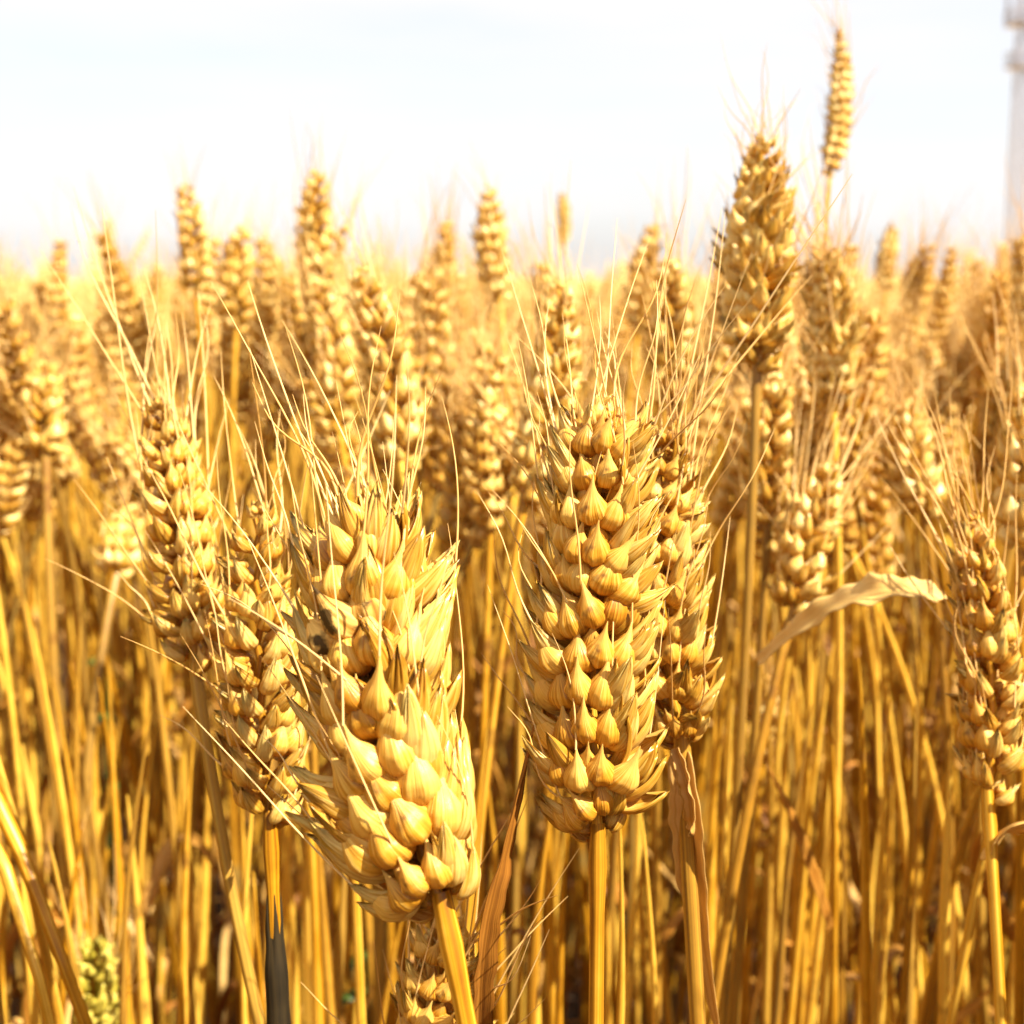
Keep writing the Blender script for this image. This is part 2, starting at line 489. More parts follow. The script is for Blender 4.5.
SPK_PALE, SPK_FAN_PALE = pale(SPK), pale(SPK_FAN)
SPK_SOOT = []
for me, seats in SPK_FAN[:3]:
    m2 = me.copy(); m2.materials[0] = M_SPUR; SPK_SOOT.append((m2, seats))
SPK_MID = [make_spikelet(np.random.default_rng(300 + i), 9, 8, "mid") for i in range(6)]
SPK_GREEN = []
for me, seats in SPK[:4]:
    m2 = me.copy(); m2.materials[0] = M_GREEN; m2.materials[1] = M_GREEN; SPK_GREEN.append((m2, seats))


def awn_pts(r, Ln, n=12):
    t = np.linspace(0, 1, n)
    bx, by = r.normal(0, 0.10), r.normal(0, 0.10)
    kx = r.normal(0, 0.02)
    return np.stack([Ln * (bx * t ** 2 + kx * np.sin(7 * t)), Ln * (by * t ** 2), Ln * t], -1), t


AWN = []
for i in range(14):
    r = np.random.default_rng(500 + i)
    Ln = r.uniform(26, 58) * mm
    P, t = awn_pts(r, Ln)
    mb = MB()
    V, Q, H = tube(P, (0.25 * (1 - t) ** 0.7 + 0.045) * mm, 6)
    mb.add(V, Q, H, float(r.uniform()))
    AWN.append(mb.mesh("awn", M_AWN))


# ------------------------------------------------------------------ placing by camera ray at a real depth
def at(x, y, d):
    return CAM + d * (FWD + (x - 512) / FPX * RGT + (YC - y) / FPX * UPV)


def project(P):
    v = np.asarray(P) - CAM
    d = v @ FWD
    return 512 + FPX * (v @ RGT) / d, YC - FPX * (v @ UPV) / d, d


def bez(P0, P1, P2, P3, n):
    t = np.linspace(0, 1, n)[:, None]
    return (1 - t) ** 3 * P0 + 3 * (1 - t) ** 2 * t * P1 + 3 * (1 - t) * t ** 2 * P2 + t ** 3 * P3


def stem_radii(s, total, r0, r1, nodes):
    rr = r0 + (r1 - r0) * np.clip(s / total, 0, 1) ** 1.5
    sheath = nodes[-1] + 0.14
    rr = rr + 0.0007 * (1 / (1 + np.exp((s - sheath) / 0.004)))     # leaf sheath round the lower stalk
    rr = rr + 0.0005 * np.exp(-((s - (total - .008)) / .0035) ** 2)
    for nd in nodes:
        rr = rr + 0.0007 * np.exp(-((s - nd) / 0.004) ** 2)
    return rr


def stem_mb(P, r0, r1, sides=10, broken=False):
    mb = MB()
    s = np.concatenate([[0], np.cumsum(np.linalg.norm(np.diff(P, axis=0), axis=1))])
    tot = s[-1]
    nodes = [0.10, 0.24, 0.42 * min(1, tot / 0.65)]
    rads = stem_radii(s, tot, r0, r1, nodes)
    if broken:
        rads[-7:] *= np.linspace(1, .2, 7)
    V, Q, H = tube(P, rads, sides)
    tone = np.full(len(P), rnd.uniform(.2, .8))
    for nd in nodes:
        tone = tone - 0.8 * np.exp(-((s - nd) / 0.004) ** 2)
    mb.add(V, Q, H, np.repeat(tone, sides))
    return mb


def tag(o, label=None, cat=None, group=None, kind=None):
    if label: o["label"] = label
    if cat: o["category"] = cat
    if group: o["group"] = group
    if kind: o["kind"] = kind
    return o


def basis(X, Z):
    Z = unit(Z); X = unit(X - Z * np.dot(X, Z)); Y = np.cross(Z, X)
    return X, Y, Z


HANG = []
STALK = {}
PLANTS = []     # (ear base, ear top, depth) of every hand placed plant


def detailed_plant(label, base, top, d, dtop=None, roll=20, k=1.0, n=None, lean=(0, 0), bow=0.04, stem=(1.9, 1.5), awns=0.55, leaves=(),
                   group="wheat plants standing out from the crop", spk=None, awn_scale=1.0, soot=(), seed=None, squeeze=1.0, stem_label=None, taper=0.5):
    """base/top: pixel of ear foot and ear tip; d/dtop their distances; roll: turn of the two spikelet rows about the ear's axis;
       lean: offset in metres of the plant's foot from below the ear foot"""
    r = np.random.default_rng(seed if seed is not None else abs(hash((base, top))) % 99991)
    B = at(*base, d); T = at(*top, dtop if dtop is not None else d)
    Lh = np.linalg.norm(T - B)
    ax = unit(T - B)
    G = np.array([B[0] + lean[0], B[1] + lean[1], 0.0])
    root = bpy.data.objects.new("wheat_plant", None)
    COL.objects.link(root)
    root.location = G
    root.empty_display_size = 0.02
    tag(root, label, "wheat plant", group)
    PLANTS.append((B, T, d))
    Bl, Tl = B - G, T - G
    # stalk
    h = Bl[2]
    P = bez(np.zeros(3), np.array([0, 0, h * 0.35]), Bl - ax * h * 0.30, Bl + ax * 0.003, 70)
    st = link("stem", stem_mb(P, stem[0] * mm, stem[1] * mm, 12).mesh("stem", M_STEM), root)
    if stem_label: st["label"] = stem_label
    # ear: rachis with spikelets and awns below it
    side = unit(np.cross(ax, FWD))
    Xv = np.array(Matrix.Rotation(R(roll), 3, Vector(ax)) @ Vector(side))
    bowdir = np.cross(ax, FWD) * r.choice([-1, 1])
    n = n or int(round(Lh / (4.2 * mm * k)))
    tt = np.linspace(0, 1, n + 1)
    Pr = Bl[None] + (Tl - Bl)[None] * tt[:, None] * 0.93 + bowdir[None] * (bow * Lh * np.sin(math.pi * tt) ** 1)[:, None]
    X, Y, Z = basis(Xv, ax)
    zig = Pr + X[None] * (np.where(np.arange(n + 1) % 2, 1, -1) * 0.5 * mm)[:, None]
    mb = MB(); V, Q, H = tube(zig, np.linspace(1.3, .7, n + 1) * mm, 7); mb.add(V, Q, H, 0.4)
    ear = link("ear", mb.mesh("ear", M_STEM), root)
    pool = spk or SPK
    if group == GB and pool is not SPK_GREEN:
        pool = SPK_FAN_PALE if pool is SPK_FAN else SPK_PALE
    awn_seats = []
    for i in range(n + 1):
        t = tt[i]
        s = 1 if i % 2 else -1
        tang = unit(Pr[min(i + 1, n)] - Pr[max(i - 1, 0)])
        X, Y, Z = basis(Xv * s, tang)
        sc = k * min(1, 0.66 + t * 2.6) * (1 - taper * max(0, (t - .5) / .5) ** 1.5)
        last = i == n
        A = np.stack([X, Y, Z], 1)
        M = Matrix(A.tolist()).to_4x4()
        M.translation = Vector(Pr[i] + X * 0.4 * mm)
        if last:
            M = M @ Matrix.Rotation(R(90), 4, 'Z') @ Matrix.Translation((-0.0025, 0, 0)) @ Matrix.Rotation(R(-24), 4, 'Y')
        M = M @ Matrix.Rotation(R(r.normal(0, 8)), 4, 'X') @ Matrix.Rotation(R(r.normal(0, 7) - 5 - 9 * t), 4, 'Y') @ Matrix.Rotation(R(r.normal(0, 13)), 4, 'Z')
        M = M @ Matrix.Diagonal((sc * squeeze, sc * r.uniform(.93, 1.07), sc * r.uniform(.95, 1.08), 1))
        if last:
            M = M @ Matrix.Scale(.72, 4)
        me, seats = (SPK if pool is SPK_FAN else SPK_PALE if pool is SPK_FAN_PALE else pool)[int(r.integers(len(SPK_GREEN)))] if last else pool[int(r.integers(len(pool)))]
        if i in soot:
            me, seats = SPK_SOOT[int(r.integers(len(SPK_SOOT)))]
        link("spikelet", me, ear, M)
        for pos, dr in seats:
            if r.uniform() < awns * (0.6 + 0.4 * t):
                awn_seats.append((np.array(M @ Vector(pos)), np.array(M.to_3x3() @ Vector(dr)), t))
    r.shuffle(awn_seats)
    for pos, dr, t in awn_seats[:60]:
        z = unit(unit(dr) + 0.28 * ax + r.normal(0, .16, 3))
        q = Vector(z).to_track_quat('Z', 'Y') @ Quaternion((0, 0, 1), r.uniform(0, 6.28))
        sc = awn_scale * r.uniform(.5, 1.0) * (0.75 + .4 * t)
        link("awn", AWN[int(r.integers(len(AWN)))], ear, Matrix.Translation(Vector(pos - z * .0006)) @ q.to_matrix().to_4x4() @ Matrix.Diagonal((max(sc, .8), max(sc, .8), sc, 1)))
    for lf in leaves:
        leaf_part(root, G, **lf)
    if not leaves or r.uniform() < .4:
        HANG.append((root, P, r))
    STALK[label] = P
    return root


def leaf_part(root, G, pts, w, m=None, twist=(0, 0), fold=0.3, curl=0.0, side=None, label=None, profile=None, crumple=0):
    """pts: list of (x,y,d) control points of the blade's centre line (world), root end first"""
    C = np.array([at(*p) for p in pts]) - G
    # Catmull-Rom through the points
    Cx = np.concatenate([[2 * C[0] - C[1]], C, [2 * C[-1] - C[-2]]])
    out = []
    for i in range(len(C) - 1):
        p0, p1, p2, p3 = Cx[i:i + 4]
        t = np.linspace(0, 1, 12, endpoint=(i == len(C) - 2))[:, None]
        out.append(0.5 * (2 * p1 + (p2 - p0) * t + (2 * p0 - 5 * p1 + 4 * p2 - p3) * t ** 2 + (3 * p1 - p0 - 3 * p2 + p3) * t ** 3))
    P = np.concatenate(out)
    n = len(P)
    t = np.linspace(0, 1, n)
    T = unit(np.gradient(P, axis=0))
    sd = np.cross(T, FWD) if side is None else np.repeat(np.asarray(side, float)[None], n, 0)
    sd = unit(sd)
    N2 = np.cross(T, sd)
    ang = R(twist[0]) + (R(twist[1]) - R(twist[0])) * t + 0.12 * np.sin(9 * t) + crumple * (.16 * np.sin(21 * t + 1) + .1 * np.sin(43 * t))
    S = np.cos(ang)[:, None] * sd + np.sin(ang)[:, None] * N2
    wp = np.interp(t, [0, .08, .35, .7, .9, 1], [.5, .8, 1, .8, .42, .06]) if profile is None else np.interp(t, profile[0], profile[1])
    wp = wp * (1 + 0.06 * np.sin(23 * t + 1) + (.05 + .05 * crumple) * np.sin(57 * t))
    V, Q, H = ribbon(P, w * mm * wp, S, fold, curl, nu=9)
    mb = MB(); mb.add(V, Q, H, rnd.uniform(.3, .8))
    o = link("leaf", mb.mesh("leaf", m or M_LEAF), root)
    if label: o["label"] = label
    return o


# ------------------------------------------------------------------ the setting
def ground():
    n = 90
    g = np.sign(np.linspace(-1, 1, n)) * np.abs(np.linspace(-1, 1, n)) ** 4 * 400
    X, Y = np.meshgrid(g, g, indexing='xy')
    Z = np.where(np.hypot(X, Y) < 20, 0.012 * np.sin(X * 9 + 1.3 * np.sin(Y * 7)) * np.sin(Y * 11), 0) - 0.012
    V = np.stack([X, Y, Z], -1).reshape(-1, 3)
    mb = MB(); mb.add(V, grid_quads(n, n, False), np.zeros_like(V), .5)
    tag(link("ground", mb.mesh("ground", M_SOIL)), "bare brown soil under the wheat", "ground", kind="structure")


ground()


def tower():
    cx, cy = 44.2, 97.8
    z1, z2p = at(1010, 25, 94.6)[2], at(1010, 68, 95.0)[2]
    root = bpy.data.objects.new("lattice_tower", None); COL.objects.link(root)
    root.location = (cx, cy, 0)
    tag(root, "pale steel lattice tower with platforms far beyond the field", "tower")
    Ht = 46.0

    def half(z): return 0.52 - 0.04 * min(z, 26) / 26 - 0.12 * max(0, z - 26) / 20
    def bar(mb, a, b, rad, s=6):
        V, Q, H = tube(np.array([a, b], float), rad, s); mb.add(V, Q, H, .5)
    cs = [(-1, -1), (1, -1), (1, 1), (-1, 1)]
    for c in cs:
        mb = MB()
        P = np.array([[c[0] * half(z), c[1] * half(z), z] for z in np.linspace(0, Ht, 24)])
        V, Q, H = tube(P, 0.085, 8); mb.add(V, Q, H, .5)
        link("leg", mb.mesh("leg", M_STEEL), root)
    mb = MB(); z = 0.0
    while z < Ht - 1:
        dz = max(1.6, half(z) * 1.25)
        z2 = min(z + dz, Ht)
        for k in range(4):
            a, b = cs[k], cs[(k + 1) % 4]
            p = lambda c, zz: (c[0] * half(zz), c[1] * half(zz), zz)
            bar(mb, p(a, z), p(b, z2), .028); bar(mb, p(b, z), p(a, z2), .028); bar(mb, p(a, z2), p(b, z2), .028)
        z = z2
    link("bracing", mb.mesh("bracing", M_STEEL), root)
    for zp, hw in ((z1, 1.25), (z2p, 1.1), (38, 1.0)):
        mb = MB()
        ring = np.array([(-hw, -hw), (hw, -hw), (hw, hw), (-hw, hw)])
        inner = ring * 0.5
        # deck: closed square ring, 0.25 m deep
        prof = [(ring, 0), (ring, .28), (inner, .28), (inner, 0), (ring, 0)]
        V = np.concatenate([np.concatenate([rr, np.full((4, 1), zp + dz)], 1) for rr, dz in prof])
        mb.add(V, grid_quads(5, 4), np.zeros_like(V), .5)
        pf = link("platform", mb.mesh("platform", M_STEEL), root)
        mb = MB()
        for k in range(4):
            a, b = ring[k], ring[(k + 1) % 4]
            for hz in (.6, 1.1):
                bar(mb, (*a, zp + .28 + hz), (*b, zp + .28 + hz), .04)
            for f in (0, .25, .5, .75):
                q = a + (b - a) * f
                bar(mb, (*q, zp + .28), (*q, zp + 1.4), .035)
        link("railing", mb.mesh("railing", M_STEEL), pf)
    for c in cs:
        mb = MB(); x, y = c[0] * 1.1, c[1] * 1.1
        bar(mb, (x, y, z1 + .4), (x, y, z1 + 2.9), .16, 8)
        link("antenna", mb.mesh("antenna", M_STEEL), root)


tower()

# ------------------------------------------------------------------ hand placed plants
GF = "sharp wheat plants in front"
GB = "soft wheat plants just behind the front ones"

detailed_plant("fat upright golden ear in sharp focus with a straight stalk below it",
               (598, 836), (603, 398), 0.232, 0.240, roll=70, k=1.12, n=23, spk=SPK_FAN, taper=.2, lean=(0.004, 0.0), stem=(2.3, 1.55), awns=.75, awn_scale=1.05, seed=3, group=GF, bow=0.02, soot=())
detailed_plant("golden ear half hidden behind the fat upright one, papery leaf on its stalk",
               (682, 744), (664, 412), 0.262, 0.268, roll=55, k=.95, n=20, spk=SPK_FAN, lean=(0.04, 0.01), stem=(2.3, 1.9), awns=.6, awn_scale=1.2, seed=5, group=GF,
               leaves=[dict(pts=[(682, 752, .262), (690, 800, .259), (694, 860, .262), (706, 940, .268), (724, 1060, .275)], w=9, m=M_LEAF, twist=(30, 60), fold=.6),
                       dict(pts=[(676, 748, .258), (690, 790, .254), (694, 830, .254), (688, 836, .254)], w=4.2, m=M_LEAF, twist=(20, 110), fold=.8, crumple=1)])
detailed_plant("fat golden ear leaning to one side, nearest of all, with some blackened husks",
               (444, 908), (364, 520), 0.203, 0.220, roll=66, k=1.36, n=21, spk=SPK_FAN, taper=.15, lean=(0.035, 0.005), stem=(2.4, 1.8), awns=.95, seed=8, group=GF, bow=0.05, soot=(15,), awn_scale=1.2)
detailed_plant("slim ear with two rows of beads beside the leaning ear, its stalk blackened low down",
               (270, 824), (256, 496), 0.262, 0.272, roll=4, k=.95, n=19, lean=(0.01, 0.0), stem=(1.9, 1.5), awns=.5, awn_scale=1.1, seed=13, bow=.012, group=GF, squeeze=1.0)
detailed_plant("slim tilted ear behind the slim beaded one, its stalk crossing down beside it",
               (196, 674), (160, 396), 0.290, 0.305, roll=-20, k=.95, n=18, lean=(0.13, 0.01), stem=(1.8, 1.5), awns=.5, awn_scale=1.15, seed=21, bow=.012, group=GF, squeeze=1.0)
detailed_plant("shaded beaded ear at the picture edge with a pale dry leaf below it",
               (988, 800), (968, 505), 0.285, 0.295, roll=4, k=0.9, n=18, lean=(0.03, 0.0), stem=(1.8, 1.4), awns=.75, seed=34, group=GF, squeeze=.9,
               leaves=[dict(pts=[(984, 850, .29), (1000, 832, .284), (1030, 822, .28), (1080, 840, .28)], w=11, m=M_LEAF_PALE, twist=(40, 60), fold=.4)])
detailed_plant("low ear under the leaning ear, an orange brown leaf standing upright beside it",
               (446, 1150), (446, 912), 0.262, 0.255, roll=55, k=1.02, n=15, spk=SPK_FAN, lean=(0.0, 0.01), awns=.6, seed=40, group=GF,
               leaves=[dict(pts=[(478, 1040, .25), (484, 940, .235), (506, 840, .232), (534, 725, .232)], w=6.2, m=M_LEAF_BROWN, crumple=.6, twist=(25, 75), fold=.5,
                            profile=([0, .3, .6, .85, 1], [.9, 1, .8, .45, .1]))])
# middle distance
detailed_plant("big soft ear towering into the sky, with a dry bent leaf on its stalk",
               (757, 372), (765, 122), 0.36, 0.365, roll=18, k=1.0, n=27, squeeze=1.25, spk=SPK_FAN, lean=(-0.02, 0.02), stem=(2.0, 1.5), awns=.5, awn_scale=.75, seed=50, group=GB, bow=.01, taper=.75,
               leaves=[dict(pts=[(758, 662, .345), (792, 632, .335), (832, 607, .325), (876, 593, .315), (915, 592, .31), (948, 598, .31)], w=11, m=M_LEAF_PALE,
                            twist=(-60, -62), fold=.4, crumple=1, profile=([0, .2, .42, .6, .75, .88, 1], [.25, .45, .75, 1, .85, .7, .06]))])
detailed_plant("soft ear standing half behind the big towering ear on its sunny side",
               (832, 402), (822, 246), 0.43, 0.43, roll=40, k=.9, n=21, spk=SPK_FAN, lean=(-0.01, 0.02), awns=.6, awn_scale=1.2, seed=51, group=GB)
detailed_plant("narrow ear straight below the big towering ear",
               (768, 530), (778, 372), 0.40, 0.40, roll=5, k=0.95, n=15, lean=(-.02, .02), awns=.4, seed=52, group=GB)
detailed_plant("soft ear of two beaded rows just above the dry bent leaf",
               (792, 615), (832, 462), 0.37, 0.385, roll=-5, k=0.92, n=14, lean=(-.03, .02), awns=.6, awn_scale=1.2, seed=53, group=GB,
               leaves=[dict(pts=[(828, 930, .41), (812, 880, .40), (790, 820, .39), (768, 766, .385)], w=7, m=M_LEAF_BROWN, twist=(40, 70), fold=.6)])
detailed_plant("lone thin ear rising highest into the sky on a bare stalk",
               (829, 174), (840, 18), 0.56, 0.565, roll=85, k=0.68, n=27, lean=(-.02, .02), stem=(1.6, 1.0), awns=.35, seed=54, group=GB, squeeze=.75, awn_scale=.8, taper=.75)
detailed_plant("tall narrow ear against the sky, above two beaded ears",
               (322, 292), (316, 168), 0.60, 0.60, roll=35, k=0.95, n=17, lean=(.01, .02), awns=.4, seed=55, group=GB)
detailed_plant("beaded ear directly below the tall narrow one and left of its beaded neighbour",
               (338, 420), (315, 275), 0.52, 0.53, roll=20, k=1.0, n=17, lean=(.02, .02), awns=.4, seed=56, group=GB)
detailed_plant("plump soft ear leaning over above the leaning sharp ear",
               (402, 470), (358, 262), 0.42, 0.43, roll=15, k=1.02, n=18, lean=(.03, .02), awns=.55, seed=57, group=GB)
detailed_plant("soft upright ear between the plump soft leaning ear and the tall slender one",
               (420, 410), (420, 270), 0.55, 0.55, roll=30, k=1.0, n=16, lean=(0, .02), awns=.4, seed=58, group=GB)
detailed_plant("tall slender ear against the sky near the middle of the horizon",
               (500, 300), (490, 180), 0.64, 0.645, roll=60, k=.98, n=17, lean=(.01, .02), awns=.3, taper=.7, seed=59, group=GB)
detailed_plant("soft ear with a dark seam, leaning behind the fat upright ear",
               (524, 500), (562, 275), 0.385, 0.395, roll=0, k=.95, n=19, lean=(-.03, .02), awns=.55, seed=60, group=GB)
detailed_plant("soft ear with a dark seam showing above the tip of the fat upright ear",
               (664, 392), (668, 258), 0.46, 0.46, roll=-2, k=.95, n=15, lean=(.01, .02), awns=.7, seed=61, group=GB)
detailed_plant("tiny far ear poking alone above the crop near the middle",
               (562, 245), (562, 192), 1.3, 1.3, roll=70, k=.95, n=14, lean=(0, .0), stem=(1.6, 1.0), awns=.1, seed=62, group=GB, squeeze=.7)
detailed_plant("isolated soft ear above the crop at left with sky round its tip",
               (195, 292), (184, 184), 0.70, 0.70, roll=30, k=1.0, n=16, lean=(.01, .02), awns=.2, seed=63, group=GB)
detailed_plant("broad soft ear beside the isolated one, the wider of a close pair",
               (236, 335), (242, 225), 0.72, 0.72, roll=50, k=1.15, n=15, lean=(0, .02), awns=.25, seed=64, group=GB)
detailed_plant("narrow soft ear touching the broad one, the thinner of a close pair",
               (266, 340), (264, 232), 0.76, 0.76, roll=75, k=1.0, n=16, lean=(0, .02), awns=.2, seed=65, group=GB)
detailed_plant("hazy ear just above the dark seamed ear near the middle, drooping slightly",
               (638, 330), (655, 222), 0.75, 0.75, roll=30, k=1.0, n=16, lean=(0, .02), awns=.2, seed=66, group=GB)
detailed_plant("thin pointed ear poking above the crop between the lone highest ear and the tower",
               (886, 290), (894, 222), 0.95, 0.95, roll=80, k=.95, n=15, lean=(0, .0), awns=.2, seed=67, group=GB, squeeze=.7)
detailed_plant("dark shaded ear cut by the picture edge above the shaded beaded ear",
               (1022, 560), (1022, 385), 0.36, 0.37, roll=10, k=1.05, n=16, lean=(.02, .0), awns=.6, seed=68, group=GB)
detailed_plant("dark ear tip cut by the picture edge below the tower",
               (1026, 330), (1022, 235), 0.60, 0.60, roll=10, k=.9, n=14, lean=(.01, .0), awns=.2, seed=69, group=GB)
detailed_plant("pale ear with spread husks at far left, on a thick yellow stalk",
               (46, 455), (44, 362), 0.55, 0.56, roll=25, k=1.1, n=13, lean=(.01, .0), stem=(2.8, 2.2), awns=.2, seed=70, group=GB)
detailed_plant("short pale ear on a bright cream stalk in the lower left crop",
               (116, 578), (132, 508), 0.55, 0.57, roll=60, k=1.1, n=10, lean=(-.01, .0), stem=(3.0, 2.4), awns=.2, seed=71, group=GB)
detailed_plant("soft ear with bright awns between the dry bent leaf and the shaded edge ears",
               (925, 520), (905, 400), 0.47, 0.48, roll=20, k=1.05, n=14, lean=(.0, .02), awns=.8, seed=72, group=GB)
detailed_plant("low yellow green unripe ear at the bottom of the crop",
               (100, 1050), (96, 938), 0.44, 0.44, roll=20, k=1.05, n=14, lean=(.0, .02), awns=.5, seed=73, group=GB, spk=SPK_GREEN)
detailed_plant("small slim ear low between stalks, below the foot of the dry bent leaf",
               (762, 760), (770, 672), 0.55, 0.55, roll=70, k=.75, n=13, lean=(.0, .02), awns=.3, seed=74, group=GB, squeeze=.8)

# blackened sheath round the slim ear's stalk: a part of that plant
slim = [o for o in COL.objects if o.get("label", "").startswith("slim ear with two rows")][0]
Gs = np.array(slim.location)
Ps = STALK[slim["label"]]
Ps = Ps[[862 < project(q + Gs)[1] < 1300 for q in Ps]][::-1]
fine = np.linspace(0, len(Ps) - 1, 60)
Ps = np.stack([np.interp(fine, np.arange(len(Ps)), Ps[:, a]) for a in range(3)], 1)
tt_ = np.linspace(0, 1, 60)
V, Q, H = tube(Ps, (np.interp(tt_, [0, .1, .25, .6, 1], [1.75, 2.2, 2.8, 2.7, 2.4]) + .12 * np.sin(40 * tt_)) * mm, 16)
V = V.reshape(60, 16, 3); jag_ = np.abs(np.sin(np.arange(16) * 2.1)) * .006      # torn upper rim
V[..., 2] -= jag_[None, :] * np.clip(1 - tt_ * 5, 0, 1)[:, None]
mb = MB(); mb.add(V.reshape(-1, 3), Q, H, .5)
o = link("leaf_sheath", mb.mesh("leaf_sheath", M_ROT), slim); o["label"] = "rotten black leaf sheath"

# two fallen straws at the lower left
def straw(label, pts, rad):
    P = np.array([at(*p) for p in pts])
    root0 = P[0].copy()
    Pc = []
    for i in range(len(P) - 1):
        for f in np.linspace(0, 1, 10, endpoint=False):
            Pc.append(P[i] + (P[i + 1] - P[i]) * f)
    Pc.append(P[-1]); Pc = np.array(Pc) - root0
    mb = MB(); t = np.linspace(0, 1, len(Pc))
    V, Q, H = tube(Pc, rad * mm * (1 + .15 * np.sin(9 * t)), 10); mb.add(V, Q, H, rnd.uniform(.4, .8))
    o = link("straw", mb.mesh("straw", M_STEM)); o.location = root0
    tag(o, label, "straw", "broken straws leaning at the lower left corner")


straw("thicker broken straw leaning across the bottom left corner",
      [(-30, 745, .33), (20, 850, .32), (62, 960, .31), (110, 1090, .31), (260, 1700, .45)], 2.0)
straw("thinner broken straw leaning beside the thicker one, nearer the corner",
      [(-30, 800, .32), (6, 870, .31), (38, 975, .30), (66, 1090, .30), (160, 1700, .42)], 1.7)


def hang_leaf(root, P, r, lo, hi):
    i = int(r.uniform(lo, hi) * (len(P) - 1)); az = r.uniform(0, 6.28); dd = np.array([math.cos(az), math.sin(az), 0])
    t = np.linspace(0, 1, 22); Ll = r.uniform(.07, .17)
    Pl = P[i] + dd * (Ll * .24 * np.sin(t * 1.5) + .0015)[:, None] + np.array([0, 0, 1.]) * (Ll * (.6 * t - r.choice([.05, .6, 1.4]) * t ** 2))[:, None]
    Pl = Pl + np.cross(dd, [0, 0, 1.])[None] * (Ll * .05 * np.sin(5 * t + r.uniform(0, 6)) * t)[:, None]
    an = r.uniform(0, 6) + r.uniform(-3, 3) * t; sd = np.cross(dd, [0, 0, 1.])
    w = r.uniform(4, 9) * mm * np.interp(t, [0, .1, .4, .8, 1], [.6, .9, 1, .55, .05]) * (1 + .1 * np.sin(31 * t + r.uniform(0, 6)))
    V, Q, H = ribbon(Pl, w, np.cos(an)[:, None] * sd + np.sin(an)[:, None] * dd, r.uniform(.3, .9), 0, 7)
    mb = MB(); mb.add(V, Q, H, float(r.uniform()))
    link("leaf", mb.mesh("leaf", M_LEAF if r.uniform() < .5 else M_LEAF_BROWN), root)


for o_, P_, r_ in HANG:
    hang_leaf(o_, P_, r_, .45, .78)


# bare stalks that lost their ears, standing between the front plants
def bare_stalk(x, y, d, lean, rad, label, group):
    T = at(x, y, d)
    G = np.array([T[0] + lean[0], T[1] + lean[1], 0])
    root = bpy.data.objects.new("bare_stalk", None); COL.objects.link(root); root.location = G
    root.empty_display_size = .02
    tag(root, label, "bare stalk", group)
    Tl = T - G
    P = bez(np.zeros(3), np.array([0, 0, Tl[2] * .4]), Tl * [.6, .6, .7], Tl, 60)
    P[-9:] += np.linspace(0, 1, 9)[:, None] ** 1.5 * np.array([rnd.uniform(-.008, .008), rnd.uniform(-.006, .006), -.004])
    mbs = stem_mb(P, rad * mm, rad * .8 * mm, 12, True)
    link("stem", mbs.mesh("stem", M_STEM), root)
    r = np.random.default_rng(int(x * 7 + y))
    if r.uniform() < .5:
        hang_leaf(root, P, r, .5, .85)


BARE = [(38, 620, .42, (.03, .02)), (105, 655, .44, (.0, .02)), (150, 590, .46, (.02, .02)), (185, 720, .40, (-.02, .0)), (232, 760, .43, (.02, .02)),
        (308, 700, .40, (0, .02)), (350, 740, .36, (.01, .0)), (480, 700, .36, (-.03, .0)), (532, 760, .34, (.0, .02)), (560, 800, .38, (.0, 0)),
        (640, 790, .30, (-.03, .0)), (655, 800, .33, (.01, 0)), (735, 690, .38, (-.02, 0)), (715, 640, .44, (0, 0)), (800, 700, .42, (-.02, 0)),
        (838, 660, .40, (.01, 0)), (865, 640, .36, (.02, 0)), (893, 692, .37, (-.01, 0)), (915, 680, .42, (.01, 0)), (945, 720, .36, (.02, 0)),
        (1010, 700, .33, (-.06, 0)), (850, 730, .46, (0, 0)), (776, 640, .48, (0, 0)), (610, 820, .44, (0, 0)), (500, 760, .44, (0, 0)),
        (290, 780, .48, (0, 0)), (75, 700, .5, (.04, 0)), (20, 560, .48, (.05, 0)), (130, 700, .38, (-.03, 0)), (930, 600, .48, (0, 0))]
brng = np.random.default_rng(77)
for _ in range(70):
    q = brng.uniform(.36, .62)
    BARE.append((brng.uniform(-20, 1044), brng.uniform(560, 830) if q > .42 else brng.uniform(680, 900), q, (brng.normal(0, .02), brng.normal(0, .02))))
for bx_, by_, bd_, bl_ in BARE:
    zn = "left" if bx_ < 341 else ("middle" if bx_ < 683 else "right")
    bare_stalk(bx_, by_, bd_, bl_, rnd.uniform(1.2, 2.3), "bare earless stalk among the crowded lower stalks on the " + zn if zn != "middle" else "bare earless stalk among the crowded lower stalks in the middle",
               "bare earless stalks, " + zn)


